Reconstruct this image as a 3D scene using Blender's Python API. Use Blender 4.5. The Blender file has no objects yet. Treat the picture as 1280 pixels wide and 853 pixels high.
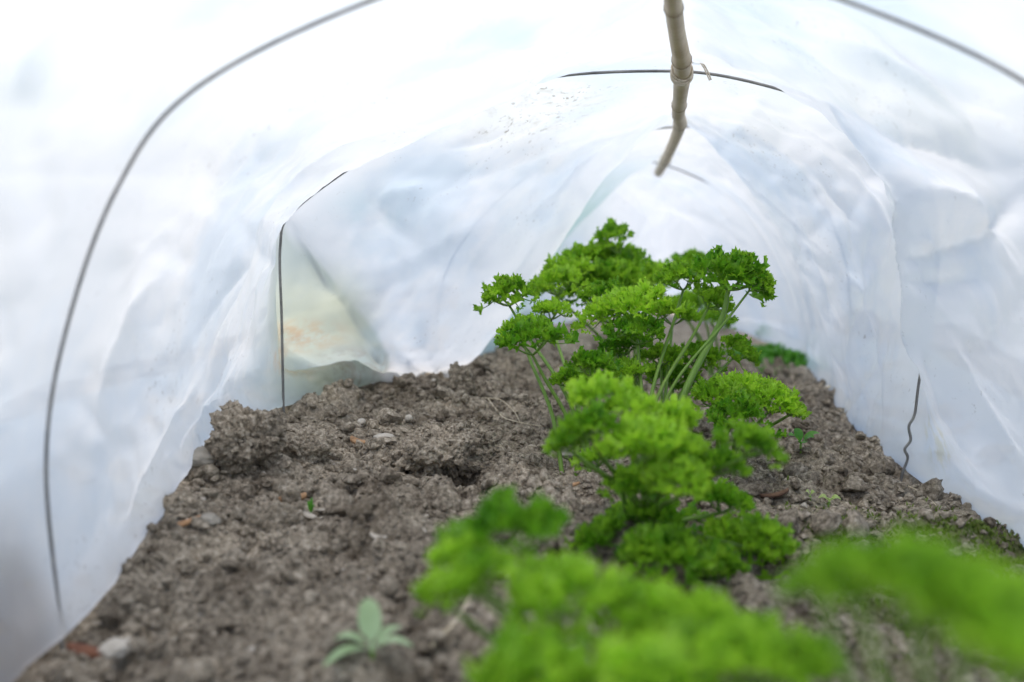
import bpy, math, random
import numpy as np
from mathutils import Vector, Matrix
from mathutils.kdtree import KDTree

R = math.radians
sc = bpy.context.scene
col = sc.collection
random.seed(7)
rng = np.random.default_rng(7)

# ------------------------------------------------------------------ camera
CAM_H, LENS = 0.272, 50.0
PITCH, YAW = 7.04, 6.42
FPX = 1280 * LENS / 36.0
cam = bpy.data.objects.new('camera', bpy.data.cameras.new('camera'))
col.objects.link(cam)
cam.location = (0, 0, CAM_H)
cam.rotation_euler = (R(90 - PITCH), 0, R(YAW))
cam.data.lens = LENS
cam.data.sensor_width = 36
cam.data.clip_start = 0.01
cam.data.clip_end = 500
cam.data.dof.use_dof = True
cam.data.dof.focus_distance = 1.27
cam.data.dof.aperture_fstop = 4.9
sc.camera = cam
CR = cam.rotation_euler.to_matrix()

# ------------------------------------------------------------------ light
SUN_EL, SUN_AZ = 66, -165          # azimuth measured from +Y (view direction), negative = left
world = bpy.data.worlds.new('World')
sc.world = world
world.use_nodes = True
wn = world.node_tree.nodes
wl = world.node_tree.links
sky = wn.new('ShaderNodeTexSky')
sky.sky_type = 'NISHITA'
sky.sun_disc = False
sky.sun_elevation = R(SUN_EL)
sky.sun_rotation = R(SUN_AZ)
sky.air_density = 1.0
sky.dust_density = 2.0
sky.ozone_density = 0.6
bg = wn['Background']
bg.inputs['Strength'].default_value = 0.105
wl.new(sky.outputs['Color'], bg.inputs['Color'])

sun = bpy.data.objects.new('sun', bpy.data.lights.new('sun', 'SUN'))
col.objects.link(sun)
sun.data.energy = 1.3
sun.data.angle = R(18)
sun.data.color = (1.0, 0.92, 0.80)
sdir = Vector((math.sin(R(SUN_AZ)) * math.cos(R(SUN_EL)), math.cos(R(SUN_AZ)) * math.cos(R(SUN_EL)), math.sin(R(SUN_EL))))
sun.rotation_euler = sdir.to_track_quat('Z', 'Y').to_euler()
sun.location = (0, 0, 3)

vs = sc.view_settings
vs.view_transform = 'Standard'
vs.look = 'None'
vs.gamma = 1
vs.exposure = 1.7
sc.cycles.use_denoising = True
sc.cycles.max_bounces = 9
sc.cycles.diffuse_bounces = 6
sc.cycles.transmission_bounces = 8
sc.cycles.transparent_max_bounces = 12
sc.cycles.sample_clamp_indirect = 6

# ------------------------------------------------------------------ helpers
def ray(u, v):
    d = CR @ Vector(((u - 640) / FPX, -(v - 426.5) / FPX, -1))
    return d

def W(u, v, d):
    """point seen at photo pixel (u,v) on the upright plane d metres ahead"""
    r = ray(u, v)
    t = d / r.y
    return Vector((r.x * t, d, CAM_H + r.z * t))

def fade(t):
    return t * t * t * (t * (t * 6 - 15) + 10)

def noise3(p, seed=0):
    """gradient noise, p (N,3) -> about -1..1"""
    p = np.asarray(p, dtype=np.float64)
    i = np.floor(p).astype(np.int64)
    f = p - i
    out = np.zeros(len(p))
    w = fade(f)
    for dx in (0, 1):
        for dy in (0, 1):
            for dz in (0, 1):
                h = (i[:, 0] + dx) * 374761393 + (i[:, 1] + dy) * 668265263 + (i[:, 2] + dz) * 2147483647 + seed * 974634
                h = (h ^ (h >> 13)) * 1274126177
                h = h ^ (h >> 16)
                a = (h & 1023) / 1023.0 * 2 * np.pi
                z = ((h >> 10) & 1023) / 511.5 - 1
                s = np.sqrt(np.maximum(0, 1 - z * z))
                g = (f[:, 0] - dx) * s * np.cos(a) + (f[:, 1] - dy) * s * np.sin(a) + (f[:, 2] - dz) * z
                wx = w[:, 0] if dx else 1 - w[:, 0]
                wy = w[:, 1] if dy else 1 - w[:, 1]
                wz = w[:, 2] if dz else 1 - w[:, 2]
                out += g * wx * wy * wz
    return out * 1.5

def fbm(p, oct=4, seed=0, gain=0.5):
    p = np.asarray(p, dtype=np.float64)
    a, s, o = 1.0, 1.0, np.zeros(len(p))
    for k in range(oct):
        o += a * noise3(p * s + 17.3 * k, seed + k)
        a *= gain
        s *= 2.03
    return o

def mk(name, V, F, mat, parent=None, smooth=True):
    """V (n,3) array, F (m,3|4) array -> one mesh object"""
    V = np.ascontiguousarray(V, dtype=np.float32)
    F = np.ascontiguousarray(F, dtype=np.int32)
    me = bpy.data.meshes.new(name)
    k = F.shape[1]
    me.vertices.add(len(V))
    me.vertices.foreach_set('co', V.ravel())
    me.loops.add(F.size)
    me.loops.foreach_set('vertex_index', F.ravel())
    me.polygons.add(len(F))
    me.polygons.foreach_set('loop_start', np.arange(len(F), dtype=np.int32) * k)
    me.polygons.foreach_set('loop_total', np.full(len(F), k, dtype=np.int32))
    me.polygons.foreach_set('use_smooth', np.full(len(F), smooth, dtype=bool))
    me.update(calc_edges=True)
    me.validate()
    if mat: me.materials.append(mat)
    o = bpy.data.objects.new(name, me)
    col.objects.link(o)
    if parent: o.parent = parent
    return o

def tag(o, label, cat, group=None):
    o['label'] = label
    o['category'] = cat
    if group: o['group'] = group
    return o

def empty(name, loc):
    o = bpy.data.objects.new(name, None)
    o.empty_display_size = 0.02
    col.objects.link(o)
    o.location = loc
    return o

class MB:
    def __init__(s): s.v, s.f, s.n = [], [], 0
    def add(s, V, F):
        V = np.asarray(V, dtype=float); F = np.asarray(F, dtype=np.int64)
        if F.shape[1] == 3: F = np.concatenate([F, F[:, 2:3]], 1)
        s.v.append(V); s.f.append(F + s.n); s.n += len(V)
    def build(s, name, mat, parent=None, smooth=True, origin=(0, 0, 0)):
        V = np.concatenate(s.v) - np.array(origin)
        F = np.concatenate(s.f)
        quad = F[:, 2] != F[:, 3]
        T = [F[~quad][:, :3], F[quad][:, :3], F[quad][:, [0, 2, 3]]]
        return mk(name, V, np.concatenate(T), mat, parent, smooth)

def spline(P, n):
    """Catmull-Rom through points P (k,3) -> n points"""
    P = np.asarray(P, dtype=float)
    k = len(P)
    E = np.concatenate([[2 * P[0] - P[1]], P, [2 * P[-1] - P[-2]]])
    t = np.linspace(0, k - 1, n)
    i = np.minimum(t.astype(int), k - 2)
    f = (t - i)[:, None]
    a, b, c, d = E[i], E[i + 1], E[i + 2], E[i + 3]
    return 0.5 * (2 * b + (c - a) * f + (2 * a - 5 * b + 4 * c - d) * f ** 2 + (3 * b - a - 3 * c + d) * f ** 3)

def tube(P, rad, sides=6, cap=True):
    P = np.asarray(P, dtype=float)
    n = len(P)
    rad = np.broadcast_to(rad, (n,))
    T = np.gradient(P, axis=0)
    T /= np.linalg.norm(T, axis=1)[:, None] + 1e-12
    up = np.array([0, 0, 1.0]) if abs(T[0, 2]) < 0.8 else np.array([1.0, 0, 0])
    V = np.zeros((n, sides, 3))
    A = np.linspace(0, 2 * np.pi, sides, endpoint=False)
    for i in range(n):
        u = up - T[i] * np.dot(up, T[i])
        u /= np.linalg.norm(u) + 1e-12
        up = u
        w = np.cross(T[i], u)
        V[i] = P[i] + rad[i] * (np.cos(A)[:, None] * u + np.sin(A)[:, None] * w)
    V = V.reshape(-1, 3)
    i, j = np.meshgrid(np.arange(n - 1), np.arange(sides), indexing='ij')
    a = (i * sides + j).ravel(); b = (i * sides + (j + 1) % sides).ravel()
    F = np.stack([a, b, b + sides, a + sides], 1)
    if cap:
        V = np.concatenate([V, P[:1], P[-1:]])
        j = np.arange(sides)
        c0 = np.stack([np.full(sides, n * sides), (j + 1) % sides, j, j], 1)
        e = (n - 1) * sides
        c1 = np.stack([np.full(sides, n * sides + 1), e + j, e + (j + 1) % sides, e + (j + 1) % sides], 1)
        F = np.concatenate([F, c0, c1])
    return V, F

_ico = {}
def ico(sub):
    if sub in _ico: return _ico[sub]
    import bmesh
    bm = bmesh.new()
    bmesh.ops.create_icosphere(bm, subdivisions=sub, radius=1)
    bm.verts.ensure_lookup_table()
    V = np.array([v.co[:] for v in bm.verts]); F = np.array([[v.index for v in f.verts] for f in bm.faces])
    bm.free()
    _ico[sub] = (V, F)
    return _ico[sub]

def sstep(a, b, x):
    t = np.clip((x - a) / (b - a), 0, 1)
    return t * t * (3 - 2 * t)

# ------------------------------------------------------------------ materials
def newmat(name):
    m = bpy.data.materials.new(name)
    m.use_nodes = True
    nt = m.node_tree
    return m, nt, nt.nodes, nt.links, nt.nodes['Principled BSDF'], nt.nodes['Material Output']

def ramp(nodes, stops):
    r = nodes.new('ShaderNodeValToRGB')
    e = r.color_ramp.elements
    while len(e) < len(stops): e.new(0.5)
    for k, (p, c) in enumerate(stops):
        e[k].position = p
        e[k].color = (*c, 1) if len(c) == 3 else c
    return r

def noise_node(nodes, links, vec, scale, detail=5, rough=0.55):
    n = nodes.new('ShaderNodeTexNoise')
    n.inputs['Scale'].default_value = scale
    n.inputs['Detail'].default_value = detail
    n.inputs['Roughness'].default_value = rough
    if vec is not None: links.new(vec, n.inputs['Vector'])
    return n

def simple(name, c1, c2, scale=60, rough=0.7, bump=0.0, bscale=200, metallic=0.0, coords='Object'):
    m, nt, N, L, P, O = newmat(name)
    tc = N.new('ShaderNodeTexCoord')
    n = noise_node(N, L, tc.outputs[coords], scale)
    r = ramp(N, [(0.3, c1), (0.7, c2)])
    L.new(n.outputs['Fac'], r.inputs['Fac'])
    L.new(r.outputs['Color'], P.inputs['Base Color'])
    P.inputs['Roughness'].default_value = rough
    P.inputs['Metallic'].default_value = metallic
    if bump:
        b = N.new('ShaderNodeBump')
        b.inputs['Strength'].default_value = bump
        b.inputs['Distance'].default_value = 0.002
        n2 = noise_node(N, L, tc.outputs[coords], bscale, 6)
        L.new(n2.outputs['Fac'], b.inputs['Height'])
        L.new(b.outputs['Normal'], P.inputs['Normal'])
    return m

def soil_material(name, moss=False, tint=1.0):
    m, nt, N, L, P, O = newmat(name)
    g = N.new('ShaderNodeNewGeometry')
    pos = g.outputs['Position']
    n1 = noise_node(N, L, pos, 17, 5, 0.62)
    n2 = noise_node(N, L, pos, 210, 6, 0.75)
    n3 = noise_node(N, L, pos, 520, 4, 0.7)
    r1 = ramp(N, [(0.34, (0.108 * tint, 0.089 * tint, 0.067 * tint)), (0.5, (0.300 * tint, 0.257 * tint, 0.202 * tint)), (0.66, (0.57 * tint, 0.505 * tint, 0.42 * tint))])
    L.new(n2.outputs['Fac'], r1.inputs['Fac'])
    r2 = ramp(N, [(0.36, (0.58, 0.55, 0.52)), (0.52, (1.0, 0.99, 0.97)), (0.66, (1.22, 1.19, 1.15))])
    L.new(n1.outputs['Fac'], r2.inputs['Fac'])
    mul = N.new('ShaderNodeMixRGB'); mul.blend_type = 'MULTIPLY'; mul.inputs[0].default_value = 1
    L.new(r1.outputs['Color'], mul.inputs[1]); L.new(r2.outputs['Color'], mul.inputs[2])
    r3 = ramp(N, [(0.66, (0, 0, 0)), (0.74, (1, 1, 1))])
    L.new(n3.outputs['Fac'], r3.inputs['Fac'])
    mx = N.new('ShaderNodeMixRGB')
    mx.inputs[2].default_value = (0.58, 0.53, 0.46, 1)
    sc_ = N.new('ShaderNodeMath'); sc_.operation = 'MULTIPLY'; sc_.inputs[1].default_value = 0.6
    L.new(r3.outputs['Color'], sc_.inputs[0])
    L.new(sc_.outputs[0], mx.inputs[0]); L.new(mul.outputs['Color'], mx.inputs[1])
    outc = mx.outputs['Color']
    if moss:
        sep = N.new('ShaderNodeSeparateXYZ'); L.new(pos, sep.inputs[0])
        # mossy strip that runs along the foot of the right hand film
        def band(sock, lo0, lo1, hi0, hi1):
            a = N.new('ShaderNodeMapRange'); a.interpolation_type = 'SMOOTHSTEP'
            a.inputs['From Min'].default_value = lo0; a.inputs['From Max'].default_value = lo1
            b = N.new('ShaderNodeMapRange'); b.interpolation_type = 'SMOOTHSTEP'
            b.inputs['From Min'].default_value = hi0; b.inputs['From Max'].default_value = hi1
            b.inputs['To Min'].default_value = 1; b.inputs['To Max'].default_value = 0
            L.new(sock, a.inputs['Value']); L.new(sock, b.inputs['Value'])
            x = N.new('ShaderNodeMath'); x.operation = 'MULTIPLY'
            L.new(a.outputs[0], x.inputs[0]); L.new(b.outputs[0], x.inputs[1])
            return x.outputs[0]
        bx = band(sep.outputs['X'], 0.07, 0.16, 0.30, 0.40)
        by = band(sep.outputs['Y'], 0.70, 0.86, 1.06, 1.24)
        x = N.new('ShaderNodeMath'); x.operation = 'MULTIPLY'; L.new(bx, x.inputs[0]); L.new(by, x.inputs[1])
        nn = noise_node(N, L, pos, 45, 6, 0.7)
        rr = ramp(N, [(0.36, (0, 0, 0)), (0.58, (1, 1, 1))]); L.new(nn.outputs['Fac'], rr.inputs['Fac'])
        y = N.new('ShaderNodeMath'); y.operation = 'MULTIPLY'; L.new(x.outputs[0], y.inputs[0]); L.new(rr.outputs['Color'], y.inputs[1])
        mm = N.new('ShaderNodeMixRGB'); mm.inputs[2].default_value = (0.12, 0.155, 0.035, 1)
        L.new(y.outputs[0], mm.inputs[0]); L.new(outc, mm.inputs[1])
        outc = mm.outputs['Color']
    L.new(outc, P.inputs['Base Color'])
    P.inputs['Roughness'].default_value = 0.95
    P.inputs['Specular IOR Level'].default_value = 0.15
    b = N.new('ShaderNodeBump'); b.inputs['Strength'].default_value = 1.0; b.inputs['Distance'].default_value = 0.003
    nb = noise_node(N, L, pos, 330, 6, 0.7)
    L.new(nb.outputs['Fac'], b.inputs['Height'])
    L.new(b.outputs['Normal'], P.inputs['Normal'])
    return m

def leaf_material(name, dark, light, trans, transmix=0.4, rough=0.42):
    m, nt, N, L, P, O = newmat(name)
    g = N.new('ShaderNodeNewGeometry')
    oi = N.new('ShaderNodeObjectInfo')
    n = noise_node(N, L, g.outputs['Position'], 55, 4, 0.6)
    add = N.new('ShaderNodeMath'); add.operation = 'MULTIPLY_ADD'
    L.new(oi.outputs['Random'], add.inputs[0]); add.inputs[1].default_value = 0.34
    sub = N.new('ShaderNodeMath'); sub.operation = 'SUBTRACT'; L.new(n.outputs['Fac'], sub.inputs[0]); sub.inputs[1].default_value = 0.17
    L.new(sub.outputs[0], add.inputs[2])
    r = ramp(N, [(0.25, dark), (0.75, light)])
    L.new(add.outputs[0], r.inputs['Fac'])
    L.new(r.outputs['Color'], P.inputs['Base Color'])
    P.inputs['Roughness'].default_value = rough
    P.inputs['Specular IOR Level'].default_value = 0.35
    t = N.new('ShaderNodeBsdfTranslucent')
    hue = N.new('ShaderNodeMixRGB'); hue.blend_type = 'MULTIPLY'; hue.inputs[0].default_value = 1
    hue.inputs[2].default_value = (*trans, 1)
    L.new(r.outputs['Color'], hue.inputs[1])
    L.new(hue.outputs['Color'], t.inputs['Color'])
    mx = N.new('ShaderNodeMixShader'); mx.inputs[0].default_value = transmix
    L.new(P.outputs[0], mx.inputs[1]); L.new(t.outputs[0], mx.inputs[2])
    b = N.new('ShaderNodeBump'); b.inputs['Strength'].default_value = 0.35; b.inputs['Distance'].default_value = 0.001
    nb = noise_node(N, L, g.outputs['Position'], 420, 3)
    L.new(nb.outputs['Fac'], b.inputs['Height']); L.new(b.outputs['Normal'], P.inputs['Normal'])
    L.new(mx.outputs[0], O.inputs['Surface'])
    return m

def film_material():
    m, nt, N, L, P, O = newmat('polythene_film')
    N.remove(P)
    g = N.new('ShaderNodeNewGeometry')
    pos = g.outputs['Position']
    def blob(c, rad):
        d = N.new('ShaderNodeVectorMath'); d.operation = 'SUBTRACT'
        L.new(pos, d.inputs[0]); d.inputs[1].default_value = c
        s = N.new('ShaderNodeVectorMath'); s.operation = 'DIVIDE'
        L.new(d.outputs[0], s.inputs[0]); s.inputs[1].default_value = rad
        l = N.new('ShaderNodeVectorMath'); l.operation = 'LENGTH'; L.new(s.outputs[0], l.inputs[0])
        mr = N.new('ShaderNodeMapRange'); mr.interpolation_type = 'SMOOTHSTEP'
        mr.inputs['From Min'].default_value = 0.35; mr.inputs['From Max'].default_value = 1.0
        mr.inputs['To Min'].default_value = 1; mr.inputs['To Max'].default_value = 0
        L.new(l.outputs['Value'], mr.inputs['Value'])
        return mr.outputs[0]
    def math2(op, a, b):
        x = N.new('ShaderNodeMath'); x.operation = op; x.use_clamp = True
        for k, q in enumerate((a, b)):
            if isinstance(q, (int, float)): x.inputs[k].default_value = q
            else: L.new(q, x.inputs[k])
        return x.outputs[0]
    def thresh(scale, lo, hi, detail=4, rough=0.6):
        n = noise_node(N, L, pos, scale, detail, rough)
        r = ramp(N, [(lo, (0, 0, 0)), (hi, (1, 1, 1))]); L.new(n.outputs['Fac'], r.inputs['Fac'])
        return r.outputs['Color']
    # uneven milkiness of the sheet
    milk = ramp(N, [(0.3, (0.69, 0.715, 0.725)), (0.7, (0.79, 0.788, 0.775))])
    nm = noise_node(N, L, pos, 6, 4); L.new(nm.outputs['Fac'], milk.inputs['Fac'])
    c = milk.outputs['Color']
    def layer(c, fac, colr):
        mx = N.new('ShaderNodeMixRGB'); L.new(fac, mx.inputs[0]); L.new(c, mx.inputs[1]); mx.inputs[2].default_value = (*colr, 1)
        return mx.outputs['Color']
    # sea green and blue grey tints, strongest at the far left of the sheet
    teal = math2('MULTIPLY', blob((-0.22, 2.15, 0.12), (0.30, 0.46, 0.32)), thresh(7, 0.10, 0.40))
    c = layer(c, math2('MULTIPLY', teal, 0.95), (0.34, 0.47, 0.45))
    teal = math2('MULTIPLY', blob((-0.30, 1.47, 0.23), (0.12, 0.12, 0.10)), thresh(9, 0.35, 0.55))
    c = layer(c, math2('MULTIPLY', teal, 0.85), (0.50, 0.63, 0.67))
    c = layer(c, math2('MULTIPLY', thresh(5.5, 0.50, 0.64, 5), 0.7), (0.58, 0.66, 0.73))
    # darker sage tint in the pocket, ending crisply at the diagonal fold
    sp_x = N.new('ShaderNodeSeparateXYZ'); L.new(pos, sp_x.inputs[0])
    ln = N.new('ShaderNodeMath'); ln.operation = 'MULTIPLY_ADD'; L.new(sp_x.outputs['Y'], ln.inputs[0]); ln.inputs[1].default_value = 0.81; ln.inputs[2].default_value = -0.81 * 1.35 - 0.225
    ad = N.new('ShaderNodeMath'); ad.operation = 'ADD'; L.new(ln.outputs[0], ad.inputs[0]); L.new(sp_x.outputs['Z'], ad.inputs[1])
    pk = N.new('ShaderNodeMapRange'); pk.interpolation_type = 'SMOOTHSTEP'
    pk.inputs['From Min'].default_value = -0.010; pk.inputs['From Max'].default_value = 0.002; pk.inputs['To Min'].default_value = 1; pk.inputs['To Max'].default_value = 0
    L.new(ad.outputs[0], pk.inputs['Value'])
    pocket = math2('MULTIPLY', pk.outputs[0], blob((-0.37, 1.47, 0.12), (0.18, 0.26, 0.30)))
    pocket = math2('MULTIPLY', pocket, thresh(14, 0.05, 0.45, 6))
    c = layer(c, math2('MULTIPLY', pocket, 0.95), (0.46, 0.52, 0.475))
    # algae and rusty splash marks low in the pocket by the hoop
    alg = math2('MULTIPLY', blob((-0.375, 1.45, 0.10), (0.09, 0.13, 0.10)), thresh(11, 0.22, 0.50))
    c = layer(c, math2('MULTIPLY', alg, 0.85), (0.60, 0.62, 0.46))
    rust = math2('MULTIPLY', blob((-0.385, 1.42, 0.085), (0.08, 0.12, 0.036)), thresh(46, 0.42, 0.60, 6))
    c = layer(c, math2('MULTIPLY', rust, 0.85), (0.60, 0.40, 0.23))
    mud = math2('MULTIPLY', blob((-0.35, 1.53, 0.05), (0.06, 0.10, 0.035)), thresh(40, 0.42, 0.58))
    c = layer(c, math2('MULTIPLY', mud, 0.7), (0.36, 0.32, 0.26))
    sm = math2('MULTIPLY', blob((-0.13, 1.42, 0.33), (0.11, 0.13, 0.06)), thresh(60, 0.50, 0.66, 6))
    c = layer(c, math2('MULTIPLY', sm, 0.5), (0.50, 0.47, 0.40))
    rs = math2('MULTIPLY', blob((0.235, 1.28, 0.03), (0.05, 0.06, 0.04)), thresh(40, 0.48, 0.6))
    c = layer(c, math2('MULTIPLY', rs, 0.55), (0.60, 0.57, 0.38))
    # soil specks, denser near the crown and low down
    sp = math2('MULTIPLY', thresh(190, 0.65, 0.68, 2), thresh(8, 0.52, 0.64, 4))
    c = layer(c, math2('MULTIPLY', sp, 0.5), (0.22, 0.18, 0.13))
    sp2 = math2('MULTIPLY', thresh(150, 0.59, 0.62, 3), blob((-0.14, 1.42, 0.325), (0.14, 0.12, 0.07)))
    sp2 = math2('MULTIPLY', sp2, thresh(28, 0.46, 0.60, 3))
    c = layer(c, math2('MULTIPLY', sp2, 0.7), (0.2, 0.16, 0.11))
    heap_shade = math2('MULTIPLY', blob((-0.345, 0.70, 0.015), (0.07, 0.085, 0.085)), thresh(8, 0.2, 0.45))  # shade of the earth outside, painted grey into the lower left film
    c = layer(c, math2('MULTIPLY', heap_shade, 0.7), (0.38, 0.36, 0.355))
    # fine crinkle
    b = N.new('ShaderNodeBump'); b.inputs['Strength'].default_value = 0.22; b.inputs['Distance'].default_value = 0.004
    mp = N.new('ShaderNodeMapping'); mp.inputs['Rotation'].default_value = (0.4, 0.5, 0.3); mp.inputs['Scale'].default_value = (1.0, 0.45, 1.0)
    L.new(pos, mp.inputs['Vector'])
    nb = noise_node(N, L, mp.outputs['Vector'], 26, 6, 0.55)
    nb.inputs['Distortion'].default_value = 0.8
    L.new(nb.outputs['Fac'], b.inputs['Height'])
    dif = N.new('ShaderNodeBsdfDiffuse'); L.new(c, dif.inputs['Color']); L.new(b.outputs['Normal'], dif.inputs['Normal'])
    tr = N.new('ShaderNodeBsdfTranslucent'); L.new(c, tr.inputs['Color']); L.new(b.outputs['Normal'], tr.inputs['Normal'])
    m1 = N.new('ShaderNodeMixShader'); m1.inputs[0].default_value = 0.66
    L.new(dif.outputs[0], m1.inputs[1]); L.new(tr.outputs[0], m1.inputs[2])
    tp = N.new('ShaderNodeBsdfTransparent'); tp.inputs['Color'].default_value = (0.96, 0.98, 0.98, 1)
    m2 = N.new('ShaderNodeMixShader'); m2.inputs[0].default_value = 0.14
    L.new(m1.outputs[0], m2.inputs[1]); L.new(tp.outputs[0], m2.inputs[2])
    gl = N.new('ShaderNodeBsdfGlossy'); gl.inputs['Roughness'].default_value = 0.26; L.new(b.outputs['Normal'], gl.inputs['Normal'])
    fr = N.new('ShaderNodeLayerWeight'); fr.inputs['Blend'].default_value = 0.5
    fm = math2('MULTIPLY', math2('POWER', fr.outputs['Facing'], 4.0), 0.25)
    fm = math2('ADD', fm, 0.045)
    m3 = N.new('ShaderNodeMixShader'); L.new(fm, m3.inputs[0]); L.new(m2.outputs[0], m3.inputs[1]); L.new(gl.outputs[0], m3.inputs[2])
    L.new(m3.outputs[0], O.inputs['Surface'])
    return m

M = {}
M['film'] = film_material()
M['soil'] = soil_material('soil', moss=True)
M['clod'] = soil_material('clod_soil')
M['clod_dark'] = soil_material('moist_clod_soil', tint=0.92)
M['bounce_ground'] = simple('pale_bounce_ground', (0.32, 0.30, 0.25), (0.46, 0.43, 0.37), 3, 0.95)  # unseen ground outside, made pale to bounce light onto the film walls
M['leaf'] = leaf_material('parsley_leaf', (0.085, 0.250, 0.014), (0.400, 0.630, 0.060), (1.35, 1.40, 0.8), 0.5)
M['stalk'] = leaf_material('parsley_stalk', (0.15, 0.28, 0.045), (0.24, 0.38, 0.08), (1.1, 1.2, 0.9), 0.25)
M['yellow'] = leaf_material('yellow_leaf', (0.45, 0.50, 0.06), (0.60, 0.62, 0.14), (1.2, 1.2, 0.8))
M['weed'] = leaf_material('grey_green_leaf', (0.28, 0.40, 0.20), (0.40, 0.52, 0.31), (1.1, 1.25, 1.0), 0.3)
M['seedling'] = leaf_material('seedling_leaf', (0.05, 0.19, 0.02), (0.12, 0.32, 0.04), (1.4, 1.5, 0.9))
M['pale_seedling'] = leaf_material('pale_seedling_leaf', (0.38, 0.52, 0.14), (0.55, 0.64, 0.28), (1.1, 1.2, 0.9))
M['wire'] = simple('steel_wire', (0.12, 0.12, 0.118), (0.28, 0.27, 0.26), 60, 0.5, 0.2, 700, 0.3)
M['cane'] = simple('bamboo', (0.34, 0.26, 0.15), (0.50, 0.41, 0.27), 28, 0.5, 0.25, 300)
M['cane_node'] = simple('bamboo_node', (0.20, 0.14, 0.08), (0.36, 0.28, 0.18), 150, 0.6, 0.4, 500)
M['twine'] = simple('twine', (0.46, 0.40, 0.30), (0.66, 0.60, 0.50), 400, 0.9, 0.6, 900)
M['stone'] = simple('pale_stone', (0.34, 0.30, 0.25), (0.56, 0.51, 0.44), 90, 0.85, 0.5, 300)
M['greystone'] = simple('grey_stone', (0.20, 0.18, 0.15), (0.34, 0.31, 0.26), 60, 0.9, 0.6, 260)
M['bark'] = simple('orange_bark', (0.20, 0.11, 0.055), (0.46, 0.27, 0.14), 120, 0.85, 0.6, 300)
M['redbark'] = simple('red_brown_bark', (0.12, 0.045, 0.025), (0.24, 0.10, 0.055), 120, 0.85, 0.6, 300)
M['straw'] = simple('dry_straw', (0.46, 0.38, 0.26), (0.66, 0.58, 0.44), 120, 0.8, 0.3, 300)
M['palechip'] = simple('bleached_chip', (0.32, 0.28, 0.23), (0.52, 0.47, 0.40), 120, 0.85, 0.4, 300)
M['darkleaf'] = simple('dead_leaf', (0.06, 0.03, 0.018), (0.16, 0.09, 0.05), 120, 0.85, 0.4, 300)
M['moss'] = leaf_material('moss', (0.075, 0.125, 0.018), (0.19, 0.25, 0.05), (1.2, 1.3, 0.8), 0.3, 0.7)

# ------------------------------------------------------------------ ground
def hbase(x, y):
    x = np.asarray(x, dtype=float); y = np.asarray(y, dtype=float)
    z = -0.052 * np.clip(x, -0.42, 0) - 0.125 * np.clip(x, 0, 0.30) - 0.028 * sstep(1.45, 2.5, y) * 1.0
    z = z + 0.022 * np.exp(-((x + 0.40) / 0.10) ** 2 - ((y - 1.13) / 0.16) ** 2)
    z = z - 0.036 * np.exp(-((x + 0.36) / 0.16) ** 2 - ((y - 0.72) / 0.20) ** 2)
    # unseen earth heaps added outside the film; the left ones shade its foot
    z = z + 0.045 * np.exp(-((x + 0.50) / 0.06) ** 2) * (1 - sstep(0.75, 1.0, y) * 0.6)
    z = z + 0.03 * np.exp(-((x - 0.40) / 0.05) ** 2)
    z = z + 0.10 * np.exp(-((x + 0.410) / 0.034) ** 2 - ((y - 0.66) / 0.09) ** 2)
    return z

def hb(x, y): return float(hbase(np.array([x]), np.array([y]))[0])

def G(u, v):
    """photo pixel -> the point of the bed it shows"""
    r = ray(u, v)
    t = 0.3
    for _ in range(4000):
        x, y, z = r.x * t, r.y * t, CAM_H + r.z * t
        if z <= hb(x, y): break
        t += 0.002
    return Vector((x, y, hb(x, y)))

big = 60.0
gv = [(-big, -big, -0.16), (big, -big, -0.16), (big, big, -0.16), (-big, big, -0.16)]
ground = mk('ground', np.array(gv), np.array([[0, 1, 2, 3]]), M['bounce_ground'])
ground['kind'] = 'structure'

# bed of crumbly soil: a height field of rounded lumps in many sizes
X0, X1, Y0, Y1 = -0.80, 0.70, -0.60, 3.20
xs = np.concatenate([np.arange(X0, -0.46, 0.012), np.arange(-0.46, 0.34, 0.0029), np.arange(0.34, X1 + 0.001, 0.012)])
ys = np.concatenate([np.arange(Y0, 0.58, 0.012), np.arange(0.58, 1.70, 0.0029), np.arange(1.70, 2.5, 0.006), np.arange(2.5, Y1 + 0.001, 0.014)])
GX, GY = np.meshgrid(xs, ys, indexing='ij')
pts = np.stack([GX.ravel(), GY.ravel(), np.zeros(GX.size)], 1)
H = hbase(GX, GY)
H += (fbm(pts * 7, 3, 11) * 0.006).reshape(GX.shape)
wob = fbm(pts * 120, 2, 31).reshape(GX.shape)
bumps = np.full(GX.shape, -1.0)
def lump(cx, cy, r, hgt):
    i0, i1 = np.searchsorted(xs, [cx - r * 1.4, cx + r * 1.4])
    j0, j1 = np.searchsorted(ys, [cy - r * 1.4, cy + r * 1.4])
    if i1 <= i0 or j1 <= j0: return
    dx = (GX[i0:i1, j0:j1] - cx) / r; dy = (GY[i0:i1, j0:j1] - cy) / r
    rr = np.sqrt(dx * dx + dy * dy) * (1 + 0.22 * wob[i0:i1, j0:j1])
    b = hgt * np.sqrt(np.maximum(0, 1 - rr * rr)) - (rr > 1) * 9
    np.maximum(bumps[i0:i1, j0:j1], b, out=bumps[i0:i1, j0:j1])
for _ in range(560):
    r = random.uniform(0.012, 0.034)
    lump(random.uniform(-0.46, 0.34), random.uniform(0.5, 2.4), r, r * random.uniform(0.3, 0.75))
H += np.maximum(bumps, 0) ; bumps[:] = -1
for _ in range(5200):
    r = random.uniform(0.004, 0.011)
    lump(random.uniform(-0.46, 0.34), random.uniform(0.55, 2.2), r, r * random.uniform(0.4, 0.85))
H += np.maximum(bumps, 0)
H += (fbm(pts * 190, 3, 5) * 0.0013 + np.abs(fbm(pts * 60, 3, 9)) * 0.003).reshape(GX.shape)
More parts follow.
